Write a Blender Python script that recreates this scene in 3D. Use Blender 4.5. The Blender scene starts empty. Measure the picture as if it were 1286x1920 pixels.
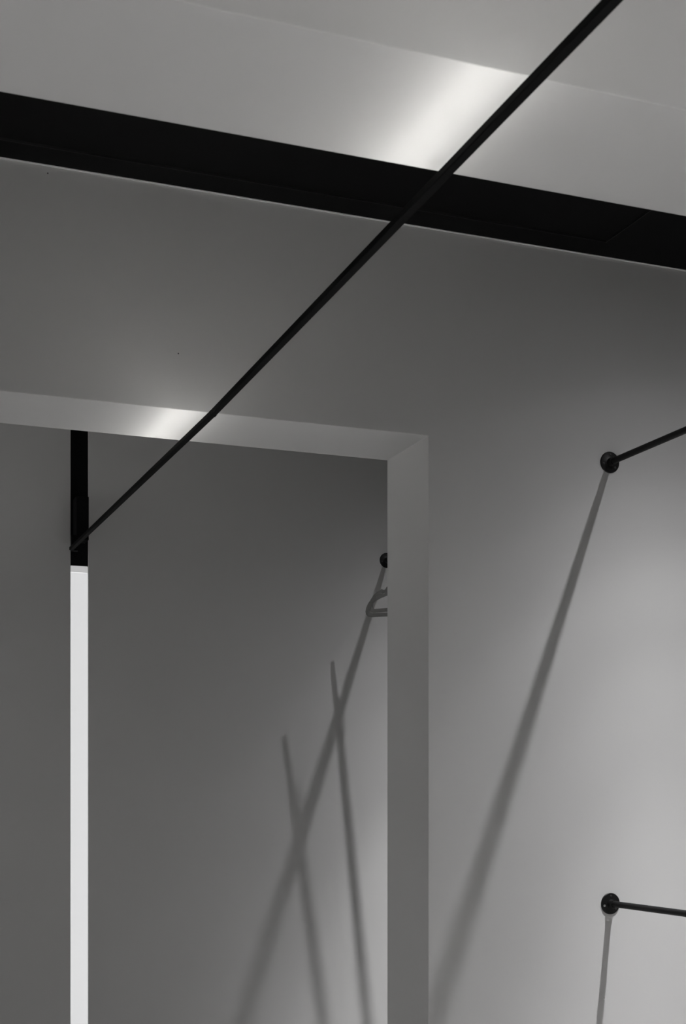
import bpy, bmesh, math
from mathutils import Vector, Matrix

# ------------------------------------------------------------------ camera, world, exposure
S = bpy.context.scene
COL = S.collection
CAM_H = 1.25                       # eye level; every height below is absolute
YAW = math.radians(20.964)         # the camera is turned to the right of the wall normal
cd = bpy.data.cameras.new('camera')
cam = bpy.data.objects.new('camera', cd)
COL.objects.link(cam)
cd.sensor_fit = 'HORIZONTAL'
cd.sensor_width = 24.0
cd.lens = 2550.0 / 1286.0 * 24.0
cd.shift_y = 538.0 / 1286.0        # level camera with a rising front: verticals stay upright
cd.clip_start = 0.02
cd.dof.use_dof = True
cd.dof.focus_distance = 4.2
cd.dof.aperture_fstop = 13.0
cam.location = (0, 0, CAM_H)
cam.rotation_euler = (math.pi / 2, 0, -YAW)
S.camera = cam

w = bpy.data.worlds.new('world')
S.world = w
w.use_nodes = True
w.node_tree.nodes['Background'].inputs[0].default_value = (0.5, 0.5, 0.5, 1)
w.node_tree.nodes['Background'].inputs[1].default_value = 0.0

vs = S.view_settings
vs.view_transform = 'Standard'
vs.look = 'None'
vs.gamma = 1.0
vs.use_curve_mapping = False
vs.exposure = 0.0
S.cycles.diffuse_bounces = 6
S.cycles.max_bounces = 12

P_BAY1 = 715.0                     # surface spot over the near rails
P_BAY2 = 620.0                     # surface spot over the rear rail
P_FACE = 530.0                     # added fill spots brightening the nearest wall's face and soffit
P_UP = 590.0                       # added uplighters, bouncing fill light off the front room's white ceiling
P_WALK1 = 230.0                    # added narrow downlight, its floor bounce brightens soffits and jamb
P_SIDE = 260.0                     # added spot, bounces fill off the right side wall into the rail shadows
P_JAMB = 2700.0                     # added spot, bounces light off the left side wall onto the jamb
BAR_STRENGTH = 32.0                # LED tape on top of the black bar
STRIP_STRENGTH = 0.58              # upright light strip in the end wall
SPOT_TABLE = [(0, 7.0), (9, 5.2), (14, 3.15), (17, 2.05), (20, 1.55), (25, .95), (28, .76), (34, .38), (40, .20), (45, .11), (50, .07),
              (61, .02), (75, .004), (82, 0.0), (90, 0.0)]
SPOT_TABLE_2 = [(0, 9.0), (9, 6.0), (14, 3.2), (17, 1.65), (20, 1.1), (25, .60), (28, .44), (34, .20), (40, .105), (46, .05), (56, .014),
                (70, .002), (80, 0.0), (90, 0.0)]
NARROW_TABLE = [(0, 10.0), (8, 8.0), (14, 4.0), (20, 1.2), (26, .3), (34, .06), (45, .015), (60, .005), (90, 0.0)]
ROOM_TABLE = [(0, 5.0), (15, 4.8), (30, 4.0), (40, 2.8), (50, 1.4), (60, .55), (70, .2), (80, .06), (90, 0.0)]

# ------------------------------------------------------------------ materials
def mat(name, col, rough=.6, metal=0.0, spec=.5, bump=0.0, bscale=60.0, mottle=0.0, mscale=3.0):
    m = bpy.data.materials.new(name)
    m.use_nodes = True
    nt = m.node_tree
    b = nt.nodes['Principled BSDF']
    b.inputs['Base Color'].default_value = (*col, 1)
    b.inputs['Roughness'].default_value = rough
    b.inputs['Metallic'].default_value = metal
    b.inputs['Specular IOR Level'].default_value = spec
    tc = nt.nodes.new('ShaderNodeTexCoord')
    if mottle:
        n = nt.nodes.new('ShaderNodeTexNoise')
        n.inputs['Scale'].default_value = mscale
        n.inputs['Detail'].default_value = 3
        nt.links.new(tc.outputs['Object'], n.inputs['Vector'])
        r = nt.nodes.new('ShaderNodeValToRGB')
        r.color_ramp.elements[0].position = .3
        r.color_ramp.elements[1].position = .7
        r.color_ramp.elements[0].color = (*[c * (1 - mottle) for c in col], 1)
        r.color_ramp.elements[1].color = (*[min(1, c * (1 + mottle)) for c in col], 1)
        nt.links.new(n.outputs['Fac'], r.inputs['Fac'])
        nt.links.new(r.outputs['Color'], b.inputs['Base Color'])
    if bump:
        n = nt.nodes.new('ShaderNodeTexNoise')
        n.inputs['Scale'].default_value = bscale
        n.inputs['Detail'].default_value = 2
        nt.links.new(tc.outputs['Object'], n.inputs['Vector'])
        bp = nt.nodes.new('ShaderNodeBump')
        bp.inputs['Strength'].default_value = bump
        bp.inputs['Distance'].default_value = .002
        nt.links.new(n.outputs['Fac'], bp.inputs['Height'])
        nt.links.new(bp.outputs['Normal'], b.inputs['Normal'])
    return m

def emit(name, col, strength, base=(.8, .8, .8)):
    m = mat(name, base, .5)
    b = m.node_tree.nodes['Principled BSDF']
    b.inputs['Emission Color'].default_value = (*col, 1)
    b.inputs['Emission Strength'].default_value = strength
    return m

M = {
    'paint': mat('white_wall_paint', (.55, .5475, .5415), .65, spec=.3, bump=.05, bscale=140, mottle=.006, mscale=2),
    'filler': mat('pale_edge_trim', (.82, .82, .81), .55, spec=.3, bump=.02),
    'black_ceiling': mat('black_ceiling_paint', (.006, .006, .006), .85, spec=.1, bump=.05, bscale=90),
    'black_metal': mat('black_powder_coat', (.0075, .0075, .0075), .6, spec=.2, bump=.04, bscale=300),
    'black_gloss': mat('black_enamel', (.005, .005, .005), .4, spec=.3, bump=.02, bscale=250),
    'deep_black': mat('black_panel_finish', (.0035, .0035, .004), .7, spec=.1, bump=.02),
    'bar': mat('black_bar_finish', (.004, .004, .004), .7, spec=.08, bump=.03, bscale=300),
    'steel': mat('bright_screw_steel', (.75, .75, .74), .3, metal=1.0, bump=.02),
    'hole': mat('screw_recess', (.02, .02, .02), .6, bump=.02),
    'velvet': mat('grey_hanger_flock', (.23, .228, .222), .95, spec=.1, bump=.2, bscale=700, mottle=.05, mscale=60),
    'hook': mat('hanger_hook_steel', (.6, .6, .6), .25, metal=1.0, bump=.01),
    'floor': mat('pale_screed_floor', (.80, .795, .785), .5, spec=.4, bump=.05, bscale=25, mottle=.06, mscale=1.6),
    'lip': mat('dark_grey_lip', (.016, .016, .016), .5, spec=.3, bump=.02),
    'cap': emit('dim_end_cap', (1, 1, 1), .40, (.5, .5, .5)),
    'casing': mat('strip_casing', (.4, .4, .4), .5, bump=.02),
    'led': emit('bar_led_tape', (1.0, .985, .95), BAR_STRENGTH),
    'strip': emit('strip_diffuser', (.985, .99, 1.0), STRIP_STRENGTH),
    'lens': emit('spot_lens', (1, .99, .985), 2.0),
}

# ------------------------------------------------------------------ helpers
def tag(o, label=None, cat=None, group=None, kind=None):
    if label: o['label'] = label
    if cat: o['category'] = cat
    if group: o['group'] = group
    if kind: o['kind'] = kind
    return o

def link(name, bm, m, parent=None, smooth=None, bevel=0):
    me = bpy.data.meshes.new(name)
    bmesh.ops.recalc_face_normals(bm, faces=bm.faces)
    bm.to_mesh(me)
    bm.free()
    me.materials.append(M[m])
    o = bpy.data.objects.new(name, me)
    COL.objects.link(o)
    if smooth:
        for p in me.polygons: p.use_smooth = True
        me.set_sharp_from_angle(angle=math.radians(smooth))
    if bevel:
        md = o.modifiers.new('edge', 'BEVEL')
        md.width = bevel; md.segments = 2; md.limit_method = 'ANGLE'; md.angle_limit = math.radians(40)
    if parent: o.parent = parent
    return o

def empty(name, loc):
    o = bpy.data.objects.new(name, None)
    o.empty_display_size = .1
    o.location = loc
    COL.objects.link(o)
    return o

def box(bm, x0, x1, y0, y1, z0, z1):
    v = [bm.verts.new(p) for p in ((x0,y0,z0),(x1,y0,z0),(x1,y1,z0),(x0,y1,z0),(x0,y0,z1),(x1,y0,z1),(x1,y1,z1),(x0,y1,z1))]
    for f in ((0,3,2,1),(4,5,6,7),(0,1,5,4),(1,2,6,5),(2,3,7,6),(3,0,4,7)):
        bm.faces.new([v[i] for i in f])
    return bm

def boxbm(*a): return box(bmesh.new(), *a)

def prism(pts, axis, a, b):
    """extrude a polygon; axis 'y': pts are (x,z), axis 'z': pts are (x,y)"""
    bm = bmesh.new()
    f = (lambda p, t: (p[0], t, p[1])) if axis == 'y' else (lambda p, t: (p[0], p[1], t))
    A = [bm.verts.new(f(p, a)) for p in pts]
    B = [bm.verts.new(f(p, b)) for p in pts]
    bm.faces.new(A); bm.faces.new(B[::-1])
    n = len(pts)
    for i in range(n):
        bm.faces.new((A[i], A[(i+1) % n], B[(i+1) % n], B[i]))
    return bm

def lathe_y(prof, seg=32, bm=None, c=(0, 0, 0)):
    """revolve (radius, y) profile about the Y axis"""
    bm = bm or bmesh.new()
    rings = []
    for r, y in prof:
        if r < 1e-6:
            rings.append([bm.verts.new((c[0], c[1]+y, c[2]))])
        else:
            rings.append([bm.verts.new((c[0]+r*math.cos(2*math.pi*i/seg), c[1]+y, c[2]+r*math.sin(2*math.pi*i/seg))) for i in range(seg)])
    for A, B in zip(rings, rings[1:]):
        for i in range(seg):
            j = (i+1) % seg
            q = []
            for v in (A[i % len(A)], A[j % len(A)], B[j % len(B)], B[i % len(B)]):
                if v not in q: q.append(v)
            if len(q) > 2: bm.faces.new(q)
    return bm

def tube(pts, r, seg=10):
    bm = bmesh.new()
    pts = [Vector(p) for p in pts]
    rings = []
    for i, p in enumerate(pts):
        t = (pts[min(i+1, len(pts)-1)] - pts[max(i-1, 0)]).normalized()
        up = Vector((0, 1, 0)) if abs(t.y) < .9 else Vector((1, 0, 0))
        a = t.cross(up).normalized(); b = t.cross(a)
        rings.append([bm.verts.new(p + a*r*math.cos(2*math.pi*k/seg) + b*r*math.sin(2*math.pi*k/seg)) for k in range(seg)])
    for A, B in zip(rings, rings[1:]):
        for k in range(seg):
            bm.faces.new((A[k], A[(k+1) % seg], B[(k+1) % seg], B[k]))
    bm.faces.new(rings[0]); bm.faces.new(rings[-1][::-1])
    return bm

def ies(name, table):
    t = bpy.data.texts.new(name)
    t.write('IESNA:LM-63-1995\nTILT=NONE\n1 1000 1 %d 1 1 2 0 0 0\n1 1 0\n' % len(table))
    t.write(' '.join(str(a) for a, _ in table) + '\n0\n' + ' '.join(str(v) for _, v in table) + '\n')
    return t

def lamp(name, parent, loc, power, text, radius, tilt=0.0, col=(.99, .985, 1.0)):
    d = bpy.data.lights.new(name, 'POINT')
    d.energy = power
    d.shadow_soft_size = radius
    d.color = col
    d.use_nodes = True
    nt = d.node_tree
    em = nt.nodes.get('Emission')
    n = nt.nodes.new('ShaderNodeTexIES')
    n.mode = 'INTERNAL'
    n.ies = text
    nt.links.new(n.outputs['Fac'], em.inputs['Strength'])
    o = bpy.data.objects.new(name, d)
    COL.objects.link(o)
    o.location = loc
    o.rotation_euler = (tilt, 0, 0)
    o.parent = parent
    return o

# ------------------------------------------------------------------ the room
X0, X1, Y0 = -3.0, 3.8, -3.4
CEIL = CAM_H + 1.526
TOP = CAM_H + .967                 # height of the openings
OX0, OX1 = -.55, 1.508             # sides of the openings
NEAR0, NEAR1 = 1.611, 1.905        # first wall with an opening
MID0, MID1 = 3.300, 3.583          # second wall with an opening
BACK = 4.972                       # end wall

tag(link('floor', boxbm(X0, X1, Y0, BACK+.3, -.1, 0), 'floor'), 'pale grey screed floor running under all the walls', 'floor', kind='structure')

def portal(name, y0, y1, label):
    pts = [(X0, 0), (OX0, 0), (OX0, TOP), (OX1, TOP), (OX1, 0), (X1, 0), (X1, CEIL), (X0, CEIL)]
    return tag(link(name, prism(pts, 'y', y0, y1), 'paint', bevel=.0018), label, 'wall', kind='structure')

wall_near = portal('wall_near', NEAR0, NEAR1, 'nearest white wall with wide opening, its soffit at the top of the picture')
wall_mid = portal('wall_middle', MID0, MID1, 'white wall with square-edged opening behind the black ceiling band')

SX0, SX1, SD = .8445, .9085, .045  # slot in the end wall
pts = [(X0, BACK), (SX0, BACK), (SX0, BACK+SD), (SX1, BACK+SD), (SX1, BACK), (X1, BACK), (X1, BACK+.3), (X0, BACK+.3)]
tag(link('wall_back', prism(pts, 'z', 0, CEIL), 'paint', bevel=.001), 'white end wall seen through the opening, cut by a narrow upright slot', 'wall', kind='structure')
tag(link('wall_left', boxbm(X0-.15, X0, Y0, BACK+.3, 0, CEIL), 'paint'), 'white side wall left of the openings, outside the picture', 'wall', kind='structure')
tag(link('wall_right', boxbm(X1, X1+.15, Y0, BACK+.3, 0, CEIL), 'paint'), 'white side wall right of the openings, outside the picture', 'wall', kind='structure')
tag(link('wall_rear', boxbm(X0-.15, X1+.15, Y0-.15, Y0, 0, CEIL), 'paint'), 'white wall behind the camera, outside the picture', 'wall', kind='structure')
ceil = tag(link('ceiling', boxbm(X0-.15, X1+.15, NEAR0+.05, BACK+.3, CEIL, CEIL+.12), 'black_ceiling'), 'matt black ceiling showing as a band between the white walls', 'ceiling', kind='structure')
tag(link('ceiling_front', boxbm(X0-.15, X1+.15, Y0-.15, NEAR0+.05, CEIL, CEIL+.12), 'paint'), 'white ceiling of the front room, above the picture', 'ceiling', kind='structure')
# lower black boards round the edge of the near bay, their pale lips showing as hairlines
bd = link('border_board', boxbm(X0, X1, 3.212, MID0, CEIL-.006, CEIL), 'black_ceiling', ceil)
link('board_lip', boxbm(X0, 2.001, 3.2108, 3.212, CEIL-.006, CEIL), 'lip', bd)
bd = link('border_board', boxbm(2.001, X1, NEAR1+.001, 3.212, CEIL-.006, CEIL), 'black_ceiling', ceil)
link('board_lip', boxbm(1.9992, 2.001, NEAR1+.001, 3.2108, CEIL-.006, CEIL), 'lip', bd)
tag(link('trim_1', boxbm(X0, X1, MID0-.0042, MID0, CEIL-.0088, CEIL-.0062), 'filler'), 'hairline pale bead where the white wall meets the black ceiling', 'trim', kind='structure')
# little blemishes in the paint
link('paint_nib', lathe_y([(0, -.0022), (.0018, -.0018), (.0026, 0)], 10, None, (2.0485, MID0, CAM_H-.560)), 'filler', wall_mid, smooth=50)
link('nail_hole', lathe_y([(0, -.0004), (.0016, -.0004), (.0018, 0)], 10, None, (.8265, MID0, CAM_H+1.106)), 'hole', wall_mid)
link('nail_hole', lathe_y([(0, -.0004), (.0016, -.0004), (.0018, 0)], 10, None, (.506, MID0, CAM_H+1.513-.012)), 'hole', wall_mid)

# ------------------------------------------------------------------ slot in the end wall
tag(link('filler_panel', boxbm(SX0+.0003, SX1-.0003, BACK+.004, BACK+SD, CAM_H+.850, CEIL), 'deep_black'),
    'black filler panel in the slot above the white light strip', 'panel')
st = tag(empty('upright_light_strip', ((SX0+SX1)/2, BACK+.02, 0)),
         'tall white glowing light strip standing in the slot of the end wall', 'light strip')
def local(o, bm):
    bmesh.ops.translate(bm, verts=bm.verts, vec=-Vector(o.location)); return bm
link('diffuser', local(st, boxbm(SX0+.001, SX1-.0015, BACK+.002, BACK+.03, .0, CAM_H+.8245)), 'strip', st, bevel=.001)
link('housing', local(st, boxbm(SX0+.0005, SX1-.0005, BACK+.03, BACK+SD, .0, CAM_H+.8495)), 'casing', st)
link('end_cap', local(st, boxbm(SX0+.001, SX1-.0015, BACK+.003, BACK+.03, CAM_H+.8258, CAM_H+.8495)), 'cap', st, bevel=.0008)

# ------------------------------------------------------------------ black bar lamp
BZ = CAM_H + .896
BW, BH = .0071, .0063              # half sizes of the profile
path = [(.788, -2.0), (.8480, 3.06), (.8333, 4.893)]
bar = tag(empty('light_bar', (path[1][0], path[1][1], BZ)), 'long thin black bar lamp running through the openings, lighting the soffits from below', 'light bar')
def seg_box(a, b, w0, w1, z0, z1):
    bm = bmesh.new()
    d = Vector((b[0]-a[0], b[1]-a[1], 0)).normalized(); n = Vector((d.y, -d.x, 0))
    vs_ = []
    for p in (a, b):
        P = Vector((p[0], p[1], 0))
        for (ww, zz) in ((w0, z0), (w1, z0), (w1, z1), (w0, z1)):
            vs_.append(bm.verts.new(P + n*ww + Vector((0, 0, zz))))
    for f in ((0,1,2,3), (7,6,5,4), (0,4,5,1), (1,5,6,2), (2,6,7,3), (3,7,4,0)):
        bm.faces.new([vs_[i] for i in f])
    return bm
for a, b in zip(path, path[1:]):
    h = link('housing', local(bar, seg_box(a, b, -BW, BW, BZ-BH, BZ+BH-.001)), 'bar', bar, bevel=.0012)
    e = (a[0]+(b[0]-a[0])*.86, a[1]+(b[1]-a[1])*.86) if b is path[-1] else b      # the tape stops short of the end wall
    link('led_diffuser', local(bar, seg_box(a, e, -.0020, .0024, BZ+BH-.0011, BZ+BH+.0020)), 'led', h)
    link('light_shield', local(bar, seg_box(a, e, .0025, .0034, BZ+BH-.0011, BZ+BH+.0008)), 'bar', h)
link('joint_sleeve', local(bar, boxbm(.8480-BW-.0004, .8480+BW+.0004, 3.052, 3.066, BZ-BH-.0004, BZ+BH-.0014)), 'bar', bar, bevel=.0004)
br = link('wall_bracket', local(bar, boxbm(.853, .8975, 4.90, BACK+.0035, CAM_H+.932, CAM_H+1.088)), 'deep_black', bar, bevel=.001)
link('bracket_arm', local(bar, boxbm(.8335, .858, 4.886, 4.905, BZ-.008, CAM_H+.945)), 'deep_black', br, bevel=.0008)

# front end drops onto a plate at the wall behind the camera
link('rear_stem', local(bar, boxbm(.788-.005, .788+.005, -2.0, -1.988, BZ+BH-.001, CEIL)), 'black_metal', bar)

# ------------------------------------------------------------------ clothes rails
RX, RR, FR = 2.070, .0089, .0300
def flange(parent, y, s, rx, z, bright=False):
    """round wall plate on a wall face at y; s = -1 looks towards the camera"""
    prof = [(0, 0), (FR, 0), (FR, .0028), (FR-.0012, .0042), (.0140, .0048), (.0116, .0056), (.0113, .0205), (.0108, .0215), (RR, .0216), (0, .0216)]
    bm = lathe_y([(r, s*yy) for r, yy in prof], 40)
    f = link('flange', bm, 'black_gloss', parent, smooth=35)
    f.location = (rx - parent.location.x, y - parent.location.y, z - parent.location.z)
    for k, ang in enumerate((90, 194, 318)):
        cx, cz = .0215*math.cos(math.radians(ang)), .0215*math.sin(math.radians(ang))
        sc = link('screw', lathe_y([(0, s*.0058), (.0016, s*.0060), (.0034, s*.0054), (.0036, s*.0040), (0, s*.0036)], 14), 'steel' if bright and k == 1 else 'hole', f, smooth=50)
        sc.location = (cx, 0, cz)
    return f
def rail(y0, y1, rx, z, label, bright=False):
    r = tag(empty('clothes_rail', (rx, y1, z)), label, 'clothes rail', 'clothes rails between the walls')
    bm = lathe_y([(0, 0), (RR, 0), (RR, -(y1-y0)), (0, -(y1-y0))], 24)
    link('rod', bm, 'black_metal', r, smooth=40)
    flange(r, y1, -1, rx, z, bright)
    flange(r, y0, 1, rx, z)
    return r
RZ = CAM_H + .945
rail(NEAR1, MID0, 2.066, RZ, 'upper black clothes rail on the right with a round wall plate')
rail(NEAR1, MID0, 2.068, CAM_H-.294, 'lower black clothes rail on the right with a bright screw in its round wall plate', True)
RB = 2.090
rail(MID1, BACK, RB, RZ, 'black clothes rail beyond the opening, its plate half hidden by the jamb')

# ------------------------------------------------------------------ hangers
HL = .262
def half_outline():
    # outer edge from the tip (u = distance from the hanger's middle) up to the neck, bar underside at h = 0
    o = [(0, 0), (HL-.020, 0), (HL-.009, .003), (HL-.002, .011), (HL, .022), (HL-.003, .036), (HL-.011, .052), (HL-.024, .067), (HL-.040, .078),
         (HL-.054, .0845), (HL-.062, .0880), (HL-.066, .0850), (HL-.072, .0835), (HL-.078, .0860), (HL-.083, .0935), (.10, .1180), (.05, .1330), (.022, .1400), (.010, .1460), (0, .1480)]
    i = [(0, .015), (HL-.026, .015), (HL-.019, .018), (HL-.0165, .025), (HL-.020, .037), (HL-.029, .050), (HL-.043, .060), (HL-.058, .0675), (HL-.085, .0765), (.10, .1010), (.05, .1165), (.022, .1240), (.010, .1280), (0, .1300)]
    return o, i
def hanger(centre, d, zbar, label, lean, thick=.0075):
    h = tag(empty('clothes_hanger', (centre[0], centre[1], zbar)), label, 'hanger', 'hangers on the rear rail')
    ang = math.atan2(d[1], d[0])
    h.rotation_euler = (math.radians(lean), 0, ang)
    o, i = half_outline()
    outer = o + [(-u, v) for u, v in o[::-1][1:-1]]
    inner = i + [(-u, v) for u, v in i[::-1][1:-1]]
    bm = bmesh.new()
    sides = []
    for t in (-thick/2, thick/2):
        A = [bm.verts.new((u, t, v)) for u, v in outer]
        B = [bm.verts.new((u, t, v)) for u, v in inner]
        ea = [bm.edges.new((A[k], A[(k+1) % len(A)])) for k in range(len(A))]
        eb = [bm.edges.new((B[k], B[(k+1) % len(B)])) for k in range(len(B))]
        bmesh.ops.triangle_fill(bm, edges=ea+eb, use_beauty=True)
        sides.append((A, B))
    for q in (0, 1):
        P, Q = sides[0][q], sides[1][q]
        for k in range(len(P)):
            bm.faces.new((P[k], P[(k+1) % len(P)], Q[(k+1) % len(P)], Q[k]))
    link('frame', bm, 'velvet', h, bevel=.0012)
    zr = RZ - zbar + RR + .0032          # top of the rail plus wire radius
    R = .0205
    pts = [(0, 0, .142), (0, 0, zr-2*R-.012), (.004, 0, zr-2*R-.006)]
    for k in range(0, 13):
        a = math.radians(-60 + k*20)
        pts.append((R*math.cos(a)*1.0, 0, zr-R+R*math.sin(a)))
    link('hook', tube(pts, .0020, 8), 'hook', h, smooth=60)
    return h
LEAN = 0.55
d1 = Vector((.578, -.816)); d2 = Vector((.738, -.675))
t1 = Vector((1.950, 4.813)); t2 = Vector((1.893, 4.703))
c1 = t1 + d1*HL; c2 = t2 + d2*HL      # both middles come to lie under the rail
hanger(c1, d1, CAM_H+.708, 'grey notched clothes hanger nearer the end wall, partly behind the other hanger', LEAN*4.1)
hanger(c2, d2, CAM_H+.676, 'grey notched clothes hanger in front of the other one, beside the jamb', LEAN*6.5)

# ------------------------------------------------------------------ surface spots over the rails, and added fill spots
T_SPOT = ies('bay_beam', SPOT_TABLE)
T_SPOT_2 = ies('rear_bay_beam', SPOT_TABLE_2)
T_ROOM = ies('room_beam', ROOM_TABLE)
T_NARROW = ies('narrow_beam', NARROW_TABLE)
def spot(x, y, power, text, label, radius=.009, tilt=0.0):
    s = tag(empty('ceiling_spotlight', (x, y, CEIL)), label, 'spotlight', 'black surface spotlights on the ceiling')
    def lz(prof):
        bm = lathe_y(prof, 28)
        bmesh.ops.rotate(bm, verts=bm.verts, cent=(0, 0, 0), matrix=Matrix.Rotation(math.pi/2, 3, 'X'))
        return bm
    # profile heights are measured upwards after the turn (y -> z)
    link('canopy', lz([(0, 0), (.034, 0), (.034, -.006), (0, -.006)]), 'black_metal', s, smooth=40)
    link('body', lz([(.010, -.006), (.030, -.006), (.030, -.060), (.027, -.060), (.025, -.050), (.010, -.046), (.010, -.006)]), 'black_metal', s, smooth=40)
    link('lens', lz([(0, -.049), (.024, -.0505), (.024, -.0515), (0, -.0520)]), 'lens', s, smooth=40)
    lamp('beam', s, (0, 0, -.068), power, text, radius, tilt)
    return s
LX = 2.26
BAY_TILT = math.radians(10)          # aimed a little towards the wall behind
spot(LX-.012, 2.60, P_BAY1, T_SPOT, 'black ceiling spotlight over the near clothes rails, outside the picture', tilt=BAY_TILT)
spot(LX, 4.27, P_BAY2, T_SPOT_2, 'black ceiling spotlight over the rear clothes rail, hidden by the wall', tilt=BAY_TILT)
spot(-1.4, .80, P_FACE*.25, T_ROOM, 'added fill spotlight left of the opening before the nearest wall', .02)
spot(2.4, .80, P_FACE*1.4, T_ROOM, 'added fill spotlight right of the opening before the nearest wall', .02)
spot(.45, 2.35, P_WALK1, T_NARROW, 'added unseen fill downlight in the passage between the two openings', .02)

def wash(x, y, power, target, label):  # added unseen spot that turns a side wall into soft fill
    sj = spot(x, y, power, T_SPOT, label, .02)
    aim = Vector(target) - Vector((x, y, CEIL-.068))
    for ch in sj.children:
        if ch.type == 'LIGHT': ch.rotation_euler = aim.to_track_quat('-Z', 'Y').to_euler()
wash(-1.7, 4.25, P_JAMB, (X0, 4.25, 1.25), 'added fill spotlight in the rear bay washing the left side wall')
wash(3.1, 2.50, P_SIDE, (X1, 2.50, .80), 'added fill spotlight in the near bay washing the right side wall')

def uplighter(x, y, rz, label, f=1.0):  # unseen fixture added to light the front ceiling for soft fill
    u = tag(empty('fill_uplighter', (x, y, 2.05)), label, 'fill lamp', 'added fill uplighters of the front room')
    u.rotation_euler = (0, 0, rz)
    link('backplate', boxbm(-.05, .05, 0, .012, -.06, .06), 'black_metal', u, bevel=.002)
    bm = bmesh.new()
    # open half-round cup in front of the plate
    n = 14
    ring = {}
    for r, z, k in ((.070, -.05, 0), (.090, .06, 1), (.084, .06, 2), (.064, -.042, 3)):
        ring[k] = [bm.verts.new((r*math.cos(math.pi*i/n), .012 + r*math.sin(math.pi*i/n), z)) for i in range(n+1)]
    for k in range(3):
        for i in range(n): bm.faces.new((ring[k][i], ring[k][i+1], ring[k+1][i+1], ring[k+1][i]))
    bm.faces.new(ring[0]); bm.faces.new(ring[3])
    link('cup', bm, 'black_metal', u, smooth=40)
    link('lens', boxbm(-.04, .04, .02, .05, -.0415, -.036), 'lens', u)
    lamp('beam', u, (0, .045, .075), P_UP*f, T_ROOM, .02, math.pi)
    return u
uplighter(X0, -.2, -math.pi/2, 'added half-round fill uplighter on the left side wall of the front room', .6)
uplighter(X1, -.2, math.pi/2, 'added half-round fill uplighter on the right side wall of the front room', 1.4)
uplighter(.8, Y0, 0, 'added half-round fill uplighter on the wall behind the camera')
